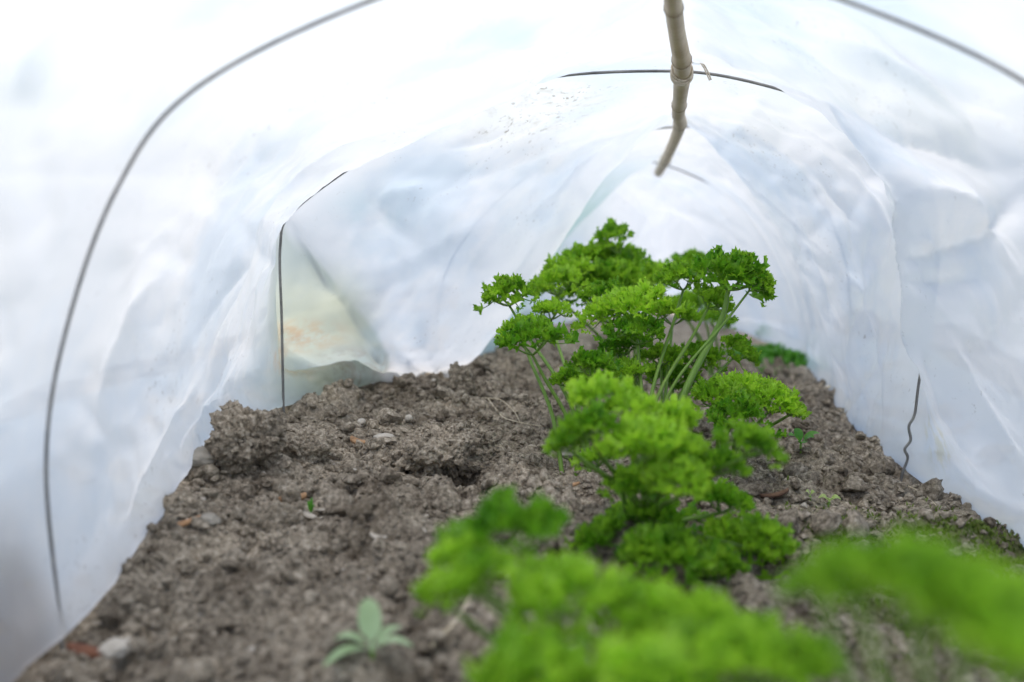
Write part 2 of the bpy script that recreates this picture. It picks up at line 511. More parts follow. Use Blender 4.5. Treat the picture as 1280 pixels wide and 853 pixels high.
# the bed's rim dips below the unseen pale ground outside
rim = np.minimum(np.minimum(sstep(X0, X0 + 0.1, GX), 1 - sstep(X1 - 0.1, X1, GX)), np.minimum(sstep(Y0, Y0 + 0.1, GY), 1 - sstep(Y1 - 0.1, Y1, GY)))
H = H * rim - 0.2 * (1 - rim)
# hollow under the crumbly mound
hol = G(572, 606)
H -= 0.03 * np.exp(-((GX - hol.x) / 0.016) ** 2 - ((GY - hol.y - 0.01) / 0.02) ** 2)
nx, ny = GX.shape
ii, jj = np.meshgrid(np.arange(nx - 1), np.arange(ny - 1), indexing='ij')
a = (ii * ny + jj).ravel()
soil = mk('soil_bed', np.stack([GX.ravel(), GY.ravel(), H.ravel()], 1), np.stack([a, a + ny, a + ny + 1, a + 1], 1), M['soil'])
soil['kind'] = 'structure'

def hs(x, y):
    i = min(max(np.searchsorted(xs, x), 1), nx - 1); j = min(max(np.searchsorted(ys, y), 1), ny - 1)
    return float(H[i, j])

# wire hoops and cross sections of the sheet: (x, height) at each distance along the bed
HOOP = {
 0.77: [(-.350, -.04), (-.353, .015), (-.357, .102), (-.343, .175), (-.309, .258), (-.261, .314), (-.156, .362), (-.035, .393), (.075, .362), (.182, .314), (.25, .25), (.285, .17), (.30, .08), (.305, -.06)],
 1.35: [(-.379, -.03), (-.379, .027), (-.379, .12), (-.379, .194), (-.367, .226), (-.304, .272), (-.235, .311), (-.171, .340), (-.106, .355), (-.015, .359), (.046, .354), (.1215, .334), (.182, .308), (.228, .268), (.243, .20), (.238, .12), (.2316, .0685), (.229, .04), (.224, .028), (.226, .015), (.221, .006), (.224, -.003), (.219, -.02), (.214, -.06)],
 1.85: [(-.275, -.06), (-.28, .05), (-.265, .13), (-.216, .203), (-.148, .262), (-.07, .302), (.01, .320), (.075, .305), (.133, .267), (.177, .203), (.202, .13), (.208, .05), (.208, -.07)],
 2.35: [(-.255, -.08), (-.256, .02), (-.232, .1), (-.197, .168), (-.153, .228), (-.1, .269), (-.03, .274), (.04, .247), (.104, .201), (.148, .148), (.182, .09), (.206, .02), (.212, -.08)],
}
SECT = [
 (0.12, [(-.37, 0), (-.40, .10), (-.395, .19), (-.36, .28), (-.28, .36), (-.16, .42), (-.01, .44), (.13, .42), (.24, .36), (.31, .28), (.34, .19), (.345, .10), (.33, -.02)]),
 (0.45, [(-.335, .0), (-.37, .10), (-.362, .185), (-.335, .268), (-.272, .335), (-.16, .392), (-.02, .425), (.10, .388), (.21, .335), (.277, .262), (.31, .18), (.322, .09), (.32, -.02)]),
 (0.77, [(-.354, .005), (-.361, .102), (-.347, .177), (-.312, .261), (-.263, .318), (-.157, .368), (-.030, .412), (.084, .374), (.193, .317), (.253, .252), (.288, .172), (.304, .08), (.309, -.022)]),
 (0.95, [(-.362, .015), (-.356, .10), (-.338, .175), (-.312, .24), (-.265, .295), (-.16, .352), (-.02, .410), (.08, .370), (.178, .302), (.228, .24), (.258, .165), (.278, .08), (.300, -.022)]),
 (1.10, [(-.384, .045), (-.374, .10), (-.354, .17), (-.328, .232), (-.274, .284), (-.165, .332), (-.01, .404), (.075, .362), (.160, .295), (.205, .235), (.232, .16), (.257, .08), (.287, -.026)]),
 (1.22, [(-.390, .045), (-.388, .09), (-.367, .155), (-.343, .222), (-.281, .272), (-.170, .320), (-.01, .388), (.08, .345), (.146, .303), (.178, .26), (.191, .196), (.205, .115), (.262, -.028)]),
 (1.35, [(-.384, .027), (-.384, .09), (-.384, .165), (-.374, .230), (-.306, .277), (-.172, .345), (-.015, .364), (.08, .351), (.168, .319), (.230, .270), (.247, .20), (.240, .09), (.228, -.026)]),
 (1.45, [(-.366, .022), (-.412, .050), (-.416, .095), (-.346, .150), (-.272, .240), (-.155, .317), (-.01, .354), (.08, .335), (.152, .298), (.204, .242), (.222, .172), (.222, .085), (.218, -.027)]),
 (1.55, [(-.345, .018), (-.392, .032), (-.390, .050), (-.312, .068), (-.220, .205), (-.117, .300), (0, .345), (.070, .318), (.133, .268), (.178, .208), (.202, .140), (.210, .065), (.212, -.028)]),
 (1.63, [(-.318, .010), (-.322, .018), (-.312, .026), (-.278, .032), (-.175, .180), (-.092, .284), (0, .340), (.058, .305), (.112, .248), (.156, .185), (.185, .120), (.202, .050), (.210, -.029)]),
 (1.70, [(-.268, .0), (-.258, .012), (-.248, .025), (-.225, .050), (-.135, .183), (-.070, .275), (0, .335), (.052, .293), (.102, .232), (.145, .168), (.176, .105), (.198, .040), (.208, -.030)]),
 (1.765, [(-.286, -.02), (-.282, .05), (-.258, .13), (-.205, .203), (-.135, .262), (-.062, .305), (.005, .328), (.060, .298), (.112, .245), (.155, .182), (.184, .115), (.202, .048), (.211, -.033)]),
 (1.85, [(-.284, -.02), (-.285, .05), (-.27, .132), (-.22, .207), (-.15, .267), (-.07, .307), (.01, .325), (.070, .302), (.125, .256), (.168, .192), (.195, .122), (.209, .05), (.214, -.035)]),
 (2.10, [(-.25, -.035), (-.235, .03), (-.205, .1), (-.165, .16), (-.12, .21), (-.065, .262), (-.01, .289), (.05, .270), (.105, .227), (.145, .172), (.175, .107), (.2, .035), (.214, -.042)]),
 (2.35, [(-.262, -.05), (-.262, .02), (-.238, .102), (-.202, .172), (-.157, .233), (-.102, .275), (-.03, .280), (.042, .253), (.108, .207), (.152, .152), (.187, .092), (.212, .02), (.220, -.05)]),
 (2.60, [(-.18, -.05), (-.17, .0), (-.15, .05), (-.12, .1), (-.085, .15), (-.05, .185), (-.01, .195), (.03, .18), (.07, .145), (.1, .1), (.125, .05), (.145, 0), (.155, -.05)]),
 (2.85, [(-.06, -.06), (-.055, -.05), (-.05, -.03), (-.04, -.01), (-.03, .005), (-.015, .012), (0, .014), (.012, .012), (.024, .005), (.034, -.01), (.042, -.03), (.05, -.05), (.055, -.06)]),
]
LX = np.array([q[1][0][0] for q in SECT]); RX = np.array([q[1][-1][0] for q in SECT]); SD = np.array([q[0] for q in SECT])

# loose crumbs: too many to count
def lumpy(sub, seed, amp=0.28, freq=1.6, squash=0.8):
    V, F = ico(sub)
    n = fbm(V * freq + seed * 7.7, 3, seed)
    V = V * (1 + amp * n[:, None])
    r_ = np.random.default_rng(seed)
    for _ in range(7):                                # broken faces
        pl = r_.normal(size=3); pl /= np.linalg.norm(pl)
        k = np.maximum(0, V @ pl - r_.uniform(.45, .75))
        V = V - k[:, None] * pl * 0.9
    V = V + r_.normal(size=V.shape) * (0.05 if sub > 1 else 0.12)
    return V * np.array([1, 1, squash]), F

def rotm(a, b, c):
    return np.array((Matrix.Rotation(a, 3, 'X') @ Matrix.Rotation(b, 3, 'Y') @ Matrix.Rotation(c, 3, 'Z')))

def top(x, y, r=.006):
    i0, i1 = np.searchsorted(xs, [x - r, x + r]); j0, j1 = np.searchsorted(ys, [y - r, y + r])
    return float(np.percentile(H[i0:i1 + 1, j0:j1 + 1], 88)) + .001

def scatter(count, rmin, rmax, sub, power, yr, mat, name, xr=(-0.44, 0.33), variants=10, smooth=True):
    vs_ = [lumpy(sub, 40 + k, 0.42, 1.5) for k in range(variants)]
    mb = MB()
    for _ in range(count):
        x = random.uniform(*xr); y = yr[0] + (yr[1] - yr[0]) * random.random() ** 1.2
        r = rmin + (rmax - rmin) * random.random() ** power
        if x < np.interp(y, SD, LX) + .004 + r or x > np.interp(y, SD, RX) - .004 - r: continue
        V, F = random.choice(vs_)
        m = rotm(random.random() * 6.3, random.random() * 6.3, random.random() * 6.3) * r
        V = V @ m.T * np.array([1, 1, random.uniform(0.65, 1.0)])
        mb.add(V + np.array([x, y, hs(x, y) + r * random.uniform(0.0, 0.7)]), F)
    o = mb.build(name, mat, None, smooth)
    o['kind'] = 'stuff'
    return o
tag(scatter(30000, 0.0009, 0.0027, 1, 1.6, (0.66, 1.9), M['soil'], 'fine_soil_crumbs', smooth=False), 'fine loose soil crumbs strewn over the whole bed', 'soil')
tag(scatter(8000, 0.0022, 0.0075, 2, 2.6, (0.62, 2.1), M['clod'], 'soil_crumbs', smooth=False), 'small rounded crumbs of dry grey brown soil on the bed', 'soil')
tag(scatter(460, 0.0060, 0.0150, 3, 2.2, (0.66, 2.1), M['clod'], 'soil_lumps'), 'knobbly thumb sized lumps of soil lying over the bed', 'soil')
tag(scatter(260, 0.0012, 0.0036, 2, 2.0, (0.7, 1.9), M['stone'], 'gravel_grains'), 'tiny pale gravel grains scattered in the brown soil', 'gravel')

# ------------------------------------------------------------------ tunnel film
def pchip(x, y, xi):
    h = np.diff(x); d = np.diff(y) / h
    m = np.zeros(len(x)); m[0], m[-1] = d[0], d[-1]
    for k in range(1, len(x) - 1):
        if d[k - 1] * d[k] > 0:
            w1, w2 = 2 * h[k] + h[k - 1], h[k] + 2 * h[k - 1]
            m[k] = (w1 + w2) / (w1 / d[k - 1] + w2 / d[k])
    i = np.clip(np.searchsorted(x, xi) - 1, 0, len(x) - 2)
    t = (xi - x[i]) / h[i]
    return (2 * t**3 - 3 * t**2 + 1) * y[i] + (t**3 - 2 * t**2 + t) * h[i] * m[i] + (-2 * t**3 + 3 * t**2) * y[i + 1] + (t**3 - t**2) * h[i] * m[i + 1]

def project(Q):
    q = (np.asarray(Q) - np.array([0, 0, CAM_H])) @ np.array(CR)
    w = np.where(q[:, 2] < -1e-4, -q[:, 2], 1e-4)
    return 640 + FPX * q[:, 0] / w, 426.5 - FPX * q[:, 1] / w

FOLDS = [   # two photo pixels on the sheet, fold half width (m), height (m, + outward), least distance
 (1035, 140, 1112, 235, .010, -.005, 1.0), (1110, 225, 1128, 400, .007, -.005, 1.0), (1128, 380, 1150, 470, .008, -.004, 1.0),
 (1085, 165, 1275, 215, .022, -.007, .9), (1120, 250, 1240, 285, .030, .010, .9), (1130, 325, 1240, 292, .012, -.007, .9), (1240, 292, 1290, 235, .012, -.006, .8),
 (1132, 352, 1235, 345, .009, -.004, .9), (1140, 300, 1170, 315, .006, .003, .9), (1150, 440, 1215, 585, .014, -.004, .9), (1170, 420, 1270, 600, .020, .005, .9),
 (1060, 220, 1100, 330, .012, .004, 1.3), (1020, 230, 1070, 290, .008, -.003, 1.3), (1040, 330, 1090, 560, .018, .004, 1.3),
 (358, 276, 430, 380, .007, -.010, 1.36), (425, 375, 482, 470, .007, -.010, 1.36), (445, 225, 560, 330, .018, -.005, 1.36), (470, 250, 540, 240, .014, .004, 1.36),
 (560, 190, 660, 160, .010, -.003, 1.3), (480, 420, 540, 490, .008, .004, 1.4), (520, 420, 560, 480, .006, -.003, 1.4),
 (225, 565, 300, 430, .016, -.005, .8), (170, 650, 255, 480, .012, .004, .8), (250, 420, 320, 330, .012, -.003, .8), (130, 520, 230, 330, .030, .006, .7),
 (20, 130, 130, 15, .020, .005, .4), (330, 300, 520, 170, .020, .004, .8), (560, 60, 760, 40, .020, -.004, .7), (870, 70, 1000, 110, .014, -.003, 1.0),
 (1000, 60, 1200, 150, .030, .006, .8), (1080, 40, 1270, 160, .020, -.004, .7)]

def build_film():
    D = np.array([s[0] for s in SECT])
    C = np.array([s[1] for s in SECT])                     # (K,13,2)
    lo, hi = C[:, :1].copy(), C[:, -1:].copy()
    for k_ in range(len(D)):
        zl, zr = hb(C[k_, 0, 0] + .014, D[k_]) + .017, hb(C[k_, -1, 0] - .012, D[k_]) + .015
        C[k_, 0, 1] = max(C[k_, 0, 1], zl + .022); C[k_, -1, 1] = max(C[k_, -1, 1], zr + .022)
        lo[k_, 0] = (C[k_, 0, 0] + .004, zl - .004); hi[k_, 0] = (C[k_, -1, 0] - .003, zr - .004)
    def bounce_skirt(side, out, lift):  # unseen outer flap, added to reflect light onto the lower walls
        e = np.zeros((len(D), 1, 2))
        for k_ in range(len(D)):
            x_ = (lo if side < 0 else hi)[k_, 0, 0] + side * out
            e[k_, 0] = (x_, hb(x_, D[k_]) + lift)
        return e
    C = np.concatenate([bounce_skirt(-1, .22, .016), bounce_skirt(-1, .12, .016), bounce_skirt(-1, .035, .013), lo, C, hi, bounce_skirt(1, .035, .013), bounce_skirt(1, .11, .016), bounce_skirt(1, .20, .016)], 1)
    nd = np.concatenate([np.linspace(0.12, 0.6, 60, endpoint=False), np.linspace(0.6, 1.8, 330, endpoint=False), np.linspace(1.8, 2.85, 130)])
    ctrl = np.zeros((len(nd), C.shape[1], 2))
    for p in range(C.shape[1]):
        for q in range(2):
            ctrl[:, p, q] = 0.6 * pchip(D, C[:, p, q], nd) + 0.4 * np.interp(nd, D, C[:, p, q])
    NS = 350
    k = C.shape[1]
    t = np.linspace(0, k - 1, NS); i = np.minimum(t.astype(int), k - 2); f = (t - i)[None, :, None]
    E = np.concatenate([2 * ctrl[:, :1] - ctrl[:, 1:2], ctrl, 2 * ctrl[:, -1:] - ctrl[:, -2:-1]], 1)
    A, B, Cc, Dd = E[:, i], E[:, i + 1], E[:, i + 2], E[:, i + 3]
    XZ = 0.5 * (2 * B + (Cc - A) * f + (2 * A - 5 * B + 4 * Cc - Dd) * f**2 + (3 * B - A - 3 * Cc + Dd) * f**3)
    XZ = 0.55 * XZ + 0.45 * (B * (1 - f) + Cc * f)
    P = np.stack([XZ[..., 0], np.repeat(nd[:, None], NS, 1), XZ[..., 1]], -1)      # (nd,NS,3)
    def normals(P):
        n = np.cross(np.gradient(P, axis=1), np.gradient(P, axis=0))
        return n / (np.linalg.norm(n, axis=2, keepdims=True) + 1e-12)
    n = normals(P)                                          # points up/out?
    mid = n[200, NS // 2]
    if mid[2] < 0: n = -n
    flat = P.reshape(-1, 3)
    # slackness: film is tight over the hoops, loose between them
    slack = np.ones(len(nd))
    for hd in HOOP: slack = np.minimum(slack, sstep(0.0, 0.09, np.abs(nd - hd)))
    slack = (0.04 + 0.96 * slack)[:, None]
    arc = np.cumsum(np.concatenate([np.zeros((len(nd), 1)), np.linalg.norm(np.diff(P, axis=1), axis=2)], 1), 1)
    arc = arc - arc[:, NS // 2:NS // 2 + 1]                 # 0 at the crown
    S, Y = arc, P[..., 1]
    disp = np.zeros(S.shape)
    # creases: pulled lines running out from the hoops
    r2 = random.Random(21)
    def crease(s0, y0, ang, length, width, amp):
        ca, sa = math.cos(ang), math.sin(ang)
        a = (S - s0) * ca + (Y - y0) * sa
        b = -(S - s0) * sa + (Y - y0) * ca
        b = b + 0.06 * a * a / length * (1 if amp > 0 else -1)
        return amp * np.exp(-np.abs(b) / width) * np.clip(1 - (a / length) ** 2, 0, 1)
    for _ in range(110):
        hd = r2.choice([0.45, 0.77, 0.77, 1.35, 1.35, 1.35, 1.85, 2.35])
        side = r2.choice((-1, 1))
        s0 = side * r2.uniform(0.05, 0.5); L_ = r2.uniform(0.06, 0.24)
        ang = r2.choice((-1, 1)) * r2.uniform(0.5, 1.5)
        y0 = hd + r2.choice((-1, 1)) * r2.uniform(0.05, 0.3)
        w = r2.uniform(0.006, 0.022)
        disp += crease(s0, y0, ang, L_, w, r2.choice((-1, 1)) * r2.uniform(0.12, 0.30) * w)
    for _ in range(190):
        w = r2.uniform(0.0025, 0.008)
        disp += crease(r2.uniform(-.58, .58), r2.uniform(.35, 2.1), r2.uniform(-1.6, 1.6), r2.uniform(.02, .10), w, r2.choice((-1, 1)) * r2.uniform(0.15, 0.36) * w)
    q = np.stack([S.ravel() * 9, Y.ravel() * 6, np.zeros(S.size)], 1)
    disp += (fbm(q, 2, 71) * 0.0032).reshape(S.shape)
    q = np.stack([(S * 0.8 + Y * 0.6).ravel() * 30, (Y * 0.8 - S * 0.6).ravel() * 11, np.zeros(S.size)], 1)
    rid = 1 - np.abs(noise3(q, 81))
    disp += ((rid ** 3) * 0.0010).reshape(S.shape)
    q = np.stack([(S * 0.7 - Y * 0.7).ravel() * 60, (Y * 0.7 + S * 0.7).ravel() * 26, np.zeros(S.size)], 1)
    disp += ((1 - np.abs(noise3(q, 91))) ** 3 * 0.0003).reshape(S.shape)
    disp -= 0.0008
    # crumple: the sheet breaks into stretched facets with creases between them
    wq = fbm(np.stack([S.ravel() * 8, Y.ravel() * 8, np.zeros(S.size)], 1), 2, 55)
    for cell, amp, seed_ in ((.085, .0042, 5), (.034, .0016, 6)):
        g_ = np.random.default_rng(seed_)
        n_ = int(1.7 * 1.5 / (cell * cell))
        pc = np.stack([g_.uniform(-.85, .85, n_), g_.uniform(0, 1.6, n_)], 1)
        tree = KDTree(n_)
        for k_, (a_, b_) in enumerate(pc): tree.insert((a_, b_, 0), k_)
        tree.balance()
        sa = (S.ravel() * .85 + Y.ravel() * .30) + wq * .012; ya = (Y.ravel() * .55 - S.ravel() * .2) + wq * .012
        ed = np.zeros(S.size)
        for k_ in range(S.size):
            r_ = tree.find_n((sa[k_], ya[k_], 0), 2)
            ed[k_] = r_[1][2] - r_[0][2] if len(r_) > 1 else 1
        disp -= amp * (1 - np.clip(ed / (cell * .55), 0, 1)).reshape(S.shape)
    P = P + n * (disp * slack)[..., None]
    # pulled folds that the photograph shows, each laid along the sheet between two of its points
    cu, cv = project(P.reshape(-1, 3))
    dist = np.linalg.norm(P.reshape(-1, 3) - np.array([0, 0, CAM_H]), axis=1)
    def on_sheet(u, v, dmin):
        q_ = (cu - u) ** 2 + (cv - v) ** 2 + (dist < dmin) * 1e9
        near = np.where(q_ < q_.min() + 60)[0]
        k_ = near[np.argmin(dist[near])]
        return S.ravel()[k_], Y.ravel()[k_]
    add = np.zeros(S.shape)
    for (u0, v0, u1, v1, width, amp, dmin) in FOLDS:
        s0, y0 = on_sheet(u0, v0, dmin); s1, y1 = on_sheet(u1, v1, dmin)
        L_ = math.hypot(s1 - s0, y1 - y0)
        if L_ > 0.6 or L_ < 0.01: continue
        ca, sa = (s1 - s0) / L_, (y1 - y0) / L_
        a = (S - (s0 + s1) / 2) * ca + (Y - (y0 + y1) / 2) * sa
        b = -(S - (s0 + s1) / 2) * sa + (Y - (y0 + y1) / 2) * ca
        add += 2.0 * amp * np.exp(-np.abs(b) / width) * np.clip(1.15 - (2 * a / L_) ** 2, 0, 1)
    P = P + n * (add * slack)[..., None]
    nA, nB = len(nd), NS
    ii, jj = np.meshgrid(np.arange(nA - 1), np.arange(nB - 1), indexing='ij')
    a = (ii * nB + jj).ravel()
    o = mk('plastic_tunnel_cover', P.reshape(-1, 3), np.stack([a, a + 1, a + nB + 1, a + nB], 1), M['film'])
    return o
film = build_film()
tag(film, 'milky translucent plastic sheet draped over wire hoops as a low tunnel', 'plastic sheet')

hoop_labels = {
 0.77: 'blurred grey wire hoop nearest the lens, arching out through the top of the picture',
 1.35: 'sharp dark wire hoop tied to the bamboo cane with twine, kinked at its right foot',
 1.85: 'faint wire hoop crossing the cane between the twine knot and its far end',
 2.35: 'farthest faint wire hoop, just behind the far end of the bamboo cane',
}
hoops = {}
for d, P in HOOP.items():
    if d > 1.5: P = [(x * (1 + 0.10 * min(1, abs(x) / .12)), z + 0.012 * min(1, abs(x) / .12)) for x, z in P]
    V, F = tube(spline([(x, d + 0.004 * math.sin(9 * x), z) for x, z in P], 180), 0.00125 if d < 1 else 0.0014, 8)
    mb = MB(); mb.add(V, F)
    hoops[d] = tag(mb.build('wire_hoop', M['wire']), hoop_labels[d], 'wire hoop', 'wire hoops holding up the plastic')

# ------------------------------------------------------------------ bamboo cane and twine
cane_px = [(834, -70, 0.93, .0068), (841, 0, 1.05, .0066), (846, 40, 1.17, .0070), (852, 74, 1.25, .0078), (852.5, 96, 1.325, .0080), (850, 122, 1.41, .0070), (848, 143, 1.52, .0070), (850, 155, 1.62, .0072), (843, 176, 1.82, .0070), (832, 200, 2.10, .0072), (823, 216, 2.34, .0074)]
cp = [W(u, v, d) for u, v, d, r in cane_px]
cane = empty('bamboo_cane', cp[0])
path = spline([tuple(p - cp[0]) for p in cp], 120)
rad = np.interp(np.linspace(0, len(cp) - 1, 120), np.arange(len(cp)), [c[3] for c in cane_px])
nodes_at = [3, 7]
kk = np.linspace(0, len(cp) - 1, 120)
for q in nodes_at + [1.2, 5.4, 9]:
    rad = rad * (1 + 0.10 * np.exp(-((kk - q) / 0.10) ** 2))
V, F = tube(path, rad, 14)
mb = MB(); mb.add(V, F); mb.build('culm', M['cane'], cane)
for q in (1.2, 3.02, 5.4, 7.0, 9.0):
    c = np.array([np.interp([q - 0.03, q, q + 0.03], kk, path[:, a]) for a in range(3)]).T
    V, F = tube(c, np.interp(q, kk, rad) * np.array([1.02, 1.07, 1.02]), 14, False)
    mb = MB(); mb.add(V, F); mb.build('node_ring', M['cane_node'], cane)
tag(cane, 'pale bamboo cane running under the roof as a crooked ridge pole', 'cane')

kc = W(852.3, 92, 1.312)
twine = empty('twine_tie', kc)
axis = Vector(cp[5] - cp[3]).normalized()
sx = Vector((1, 0, 0)); sz = axis.cross(sx).normalized()
def loop(off, r, tilt, n=26):
    pts_ = []
    for k in range(n + 1):
        a = 2 * math.pi * k / n
        p = sx * math.cos(a) * r + sz * math.sin(a) * r + axis * (off * .6 + tilt * .6 * math.cos(a))
        pts_.append(tuple(p))
    return pts_
for off, tilt in ((-0.022, 0.012), (-0.012, -0.010), (0.0, 0.008), (0.006, 0.004), (0.010, -0.006)):
    V, F = tube(loop(off, 0.0092 + random.uniform(0, .0006), tilt), 0.0010, 6, False)
    mb = MB(); mb.add(V, F); mb.build('wrap', M['twine'], twine)
def strand(pp, name, r=0.0007):
    V, F = tube(spline([tuple(W(*p) - kc) for p in pp], 24), r, 6)
    mb = MB(); mb.add(V, F); mb.build(name, M['twine'], twine)
strand([(858, 92, 1.305), (866, 70, 1.325), (876, 76, 1.32), (884, 88, 1.32), (889, 100, 1.32)], 'loose_end')
strand([(858, 94, 1.305), (868, 74, 1.322), (878, 82, 1.32), (885, 96, 1.318), (887, 101, 1.318)], 'loose_end')
V, F = lumpy(2, 3, 0.3); mb = MB(); mb.add(V * 0.0026 + np.array(tuple(W(858, 93, 1.300) - kc)), F); mb.build('knot', M['twine'], twine)
tag(twine, 'pale twine wound around the bamboo cane, binding it to the wire hoop', 'twine')

# ------------------------------------------------------------------ parsley
def frill(seed, na=27, nr=4):
    """one curled leaflet: a wedge from the origin along +Y, its rim toothed and crimped"""
    r_ = random.Random(seed)
    span = R(r_.uniform(62, 88))
    th = np.linspace(-span, span, na)
    lob = 0.80 + 0.20 * np.abs(np.cos(th * r_.uniform(1.7, 2.3) + r_.uniform(-.3, .3)))
    teeth = 1 + 0.13 * np.where(np.arange(na) % 2 == 0, 1, -1) * np.array([r_.uniform(.5, 1.2) for _ in range(na)])
    Rr = lob * (0.72 + 0.28 * np.cos(th))
    k1, p1 = r_.uniform(6.0, 8.5), r_.uniform(0, 6.3)
    k2, p2 = r_.uniform(12, 16), r_.uniform(0, 6.3)
    V, F = [(0, 0, 0)], []
    for j in range(1, nr + 1):
        rho = j / nr
        e = rho ** 2.2
        for i in range(na):
            tt = th[i] + e * 0.10 * math.sin(k2 * th[i] + p1)
            rr = rho * Rr[i] * (teeth[i] if j == nr else 1)
            z = 0.24 * e * math.sin(k1 * th[i] + p1) + 0.12 * e * math.sin(k2 * th[i] + p2) + 0.30 * rho * rho * (0.6 if r_.random() > 2 else 1) * (1 - 0.8 * (th[i] / span) ** 2)
            if rho > 0.75: rr *= 0.94
            z += 0.10 * (rho > 0.9) * r_.uniform(-1, 1)
            V.append((rr * math.sin(tt), rr * math.cos(tt), z))
    for i in range(na - 1):
        F.append((0, 1 + i + 1, 1 + i, 1 + i))
        for j in range(nr - 1):
            a_ = 1 + j * na + i
            F.append((a_, a_ + 1, a_ + na + 1, a_ + na))
    return np.array(V, float), np.array(F)
FR = [frill(100 + k) for k in range(14)]
FINE = [frill(200 + k, 35, 4) for k in range(16)]

def norm(v): return v / (np.linalg.norm(v) + 1e-12)

def parsley_leaf(plant, base, head, w, tilt=(0, 0), seed=0, dens=1.0, height=0.29, rstalk=0.0016, mat='leaf', depth=0.85, bow=0.25, fine=False):
    """plant empty, base and head centre in world space, w = width in metres, tilt = lean of the head"""
    rr = random.Random(seed)
    o = np.array(plant.location)
    B, Hc = np.array(base) - o, np.array(head) - o
    up = norm(np.array([tilt[0], tilt[1], 1.0]))
    ex = norm(np.cross(np.array([0, 1.0, 0]), up)); ey = np.cross(up, ex)
    A = Hc - up * w * height * 0.75 - ex * tilt[0] * w * 0.2
    # stalk
    vec = A - B
    c1 = B + np.array([vec[0] * (0.5 - bow), vec[1] * (0.5 - bow), vec[2] * 0.42])
    c2 = B + np.array([vec[0] * (1.0 - bow), vec[1] * (1.0 - bow), vec[2] * 0.80])
    sp = spline([B - np.array([0, 0, 0.01]), c1, c2, A], 16)
    V, F = tube(sp, np.linspace(rstalk * 1.35, rstalk * 0.75, 16), 7)
    st = MB(); st.add(V, F)
    lf = MB()
    def ray_(p, q, r0, r1):
        mid_ = (p + q) / 2 + (q - p)[[1, 0, 2]] * 0.04 * rr.uniform(-1, 1) - up * np.linalg.norm(q - p) * 0.06
        V, F = tube(spline([p, mid_, q], 5), np.linspace(r0, r1, 5), 5, False)
        lf_st.add(V, F)
    lf_st = st
    def put(p, outw, upv, size):
        V, F = rr.choice(FINE if fine else FR)
        y = norm(outw); x = norm(np.cross(y, upv)); z = np.cross(x, y)
        a_ = rr.uniform(-0.5, 0.5)
        x, z = x * math.cos(a_) + z * math.sin(a_), z * math.cos(a_) - x * math.sin(a_)
        s = size * np.array([rr.uniform(0.85, 1.15), 1.0, rr.uniform(0.8, 1.2)])
        lf.add(p + (V * s) @ np.stack([x, y, z]), F)
    lop = [rr.uniform(.72, 1.18) for _ in range(5)]
    rings = ((0.10, 7, 66, 0.15), (0.21, 11, 42, 0.155), (0.31, 14, 22, 0.15), (0.39, 15, 4, 0.14), (0.30, 8, -12, 0.15))
    prim = []
    for q in range(6):
        ph = 2 * math.pi * (q + rr.uniform(-.3, .3)) / 6
        d_ = ex * math.cos(ph) + ey * math.sin(ph) * depth
        e = A + d_ * w * 0.17 + up * w * height * rr.uniform(0.28, 0.42)
        prim.append((ph, e))
        ray_(A, e, rstalk * 0.62, rstalk * 0.42)
    for ri, (rad_, cnt, elev, size) in enumerate(rings):
        cnt = max(3, int(round(cnt * dens * (1.45 if fine else 1))))
        if fine: size *= 0.80
        off = rr.random() * 6.3
        for q in range(cnt):
            ph = off + 2 * math.pi * (q + rr.uniform(-.35, .35)) / cnt
            rd = rad_ * rr.uniform(0.75, 1.15) * lop[int(ph / 6.2832 * 5) % 5]
            d_ = ex * math.cos(ph) + ey * math.sin(ph) * depth
            hz = height * (1 - (rd / 0.5) ** 2 * 0.95) * (0.75 if ri == 4 else 1.0)
            p = A + d_ * w * rd + up * w * (hz + rr.uniform(-0.05, 0.05))
            el = R(elev + rr.uniform(-18, 18))
            outw = d_ * math.cos(el) + up * math.sin(el)
            p0 = p - norm(outw) * w * 0.10
            put(p0, outw, up * math.cos(el) - d_ * math.sin(el), w * size * rr.uniform(0.7, 1.45))
            if ri in (1, 2, 3) and q % 2 == 0:
                pe = min(prim, key=lambda t: abs(math.atan2(math.sin(t[0] - ph), math.cos(t[0] - ph))))[1]
                ray_(pe, p0, rstalk * 0.40, rstalk * 0.25)
    leaf = lf.build('leaf', M[mat], plant)
    st.build('stalk', M['stalk'], leaf)
    return leaf

def plant(label, base_xy, leaves, seed, group='curly parsley plants in the row'):
    bx, by = base_xy
    base = Vector((bx, by, hs(bx, by)))
    e = empty('parsley_plant', base)
    rr = random.Random(seed)
    for k, L_ in enumerate(leaves):
        u, v, d, wp = L_[:4]
        kw = L_[4] if len(L_) > 4 else {}
        tx = kw.get('t', 0.0)
        hd = W(u, v, d)
        b = base + Vector((rr.uniform(-.012, .012), rr.uniform(-.012, .012), 0))
        wm = wp * d / FPX * 1.06
        parsley_leaf(e, b, hd, wm, (tx, kw.get('ty', rr.uniform(-.25, .1))), seed * 100 + k, kw.get('dens', rr.uniform(.68, .95)), kw.get('h', 0.29), kw.get('r', 0.0016), kw.get('m', 'leaf'), 0.9, kw.get('bow', 0.25), fine=seed in (1, 2, 3))
    tag(e, label, 'parsley', group)
    return e

def gxy(u, v):
    p = G(u, v); return (p.x, p.y)

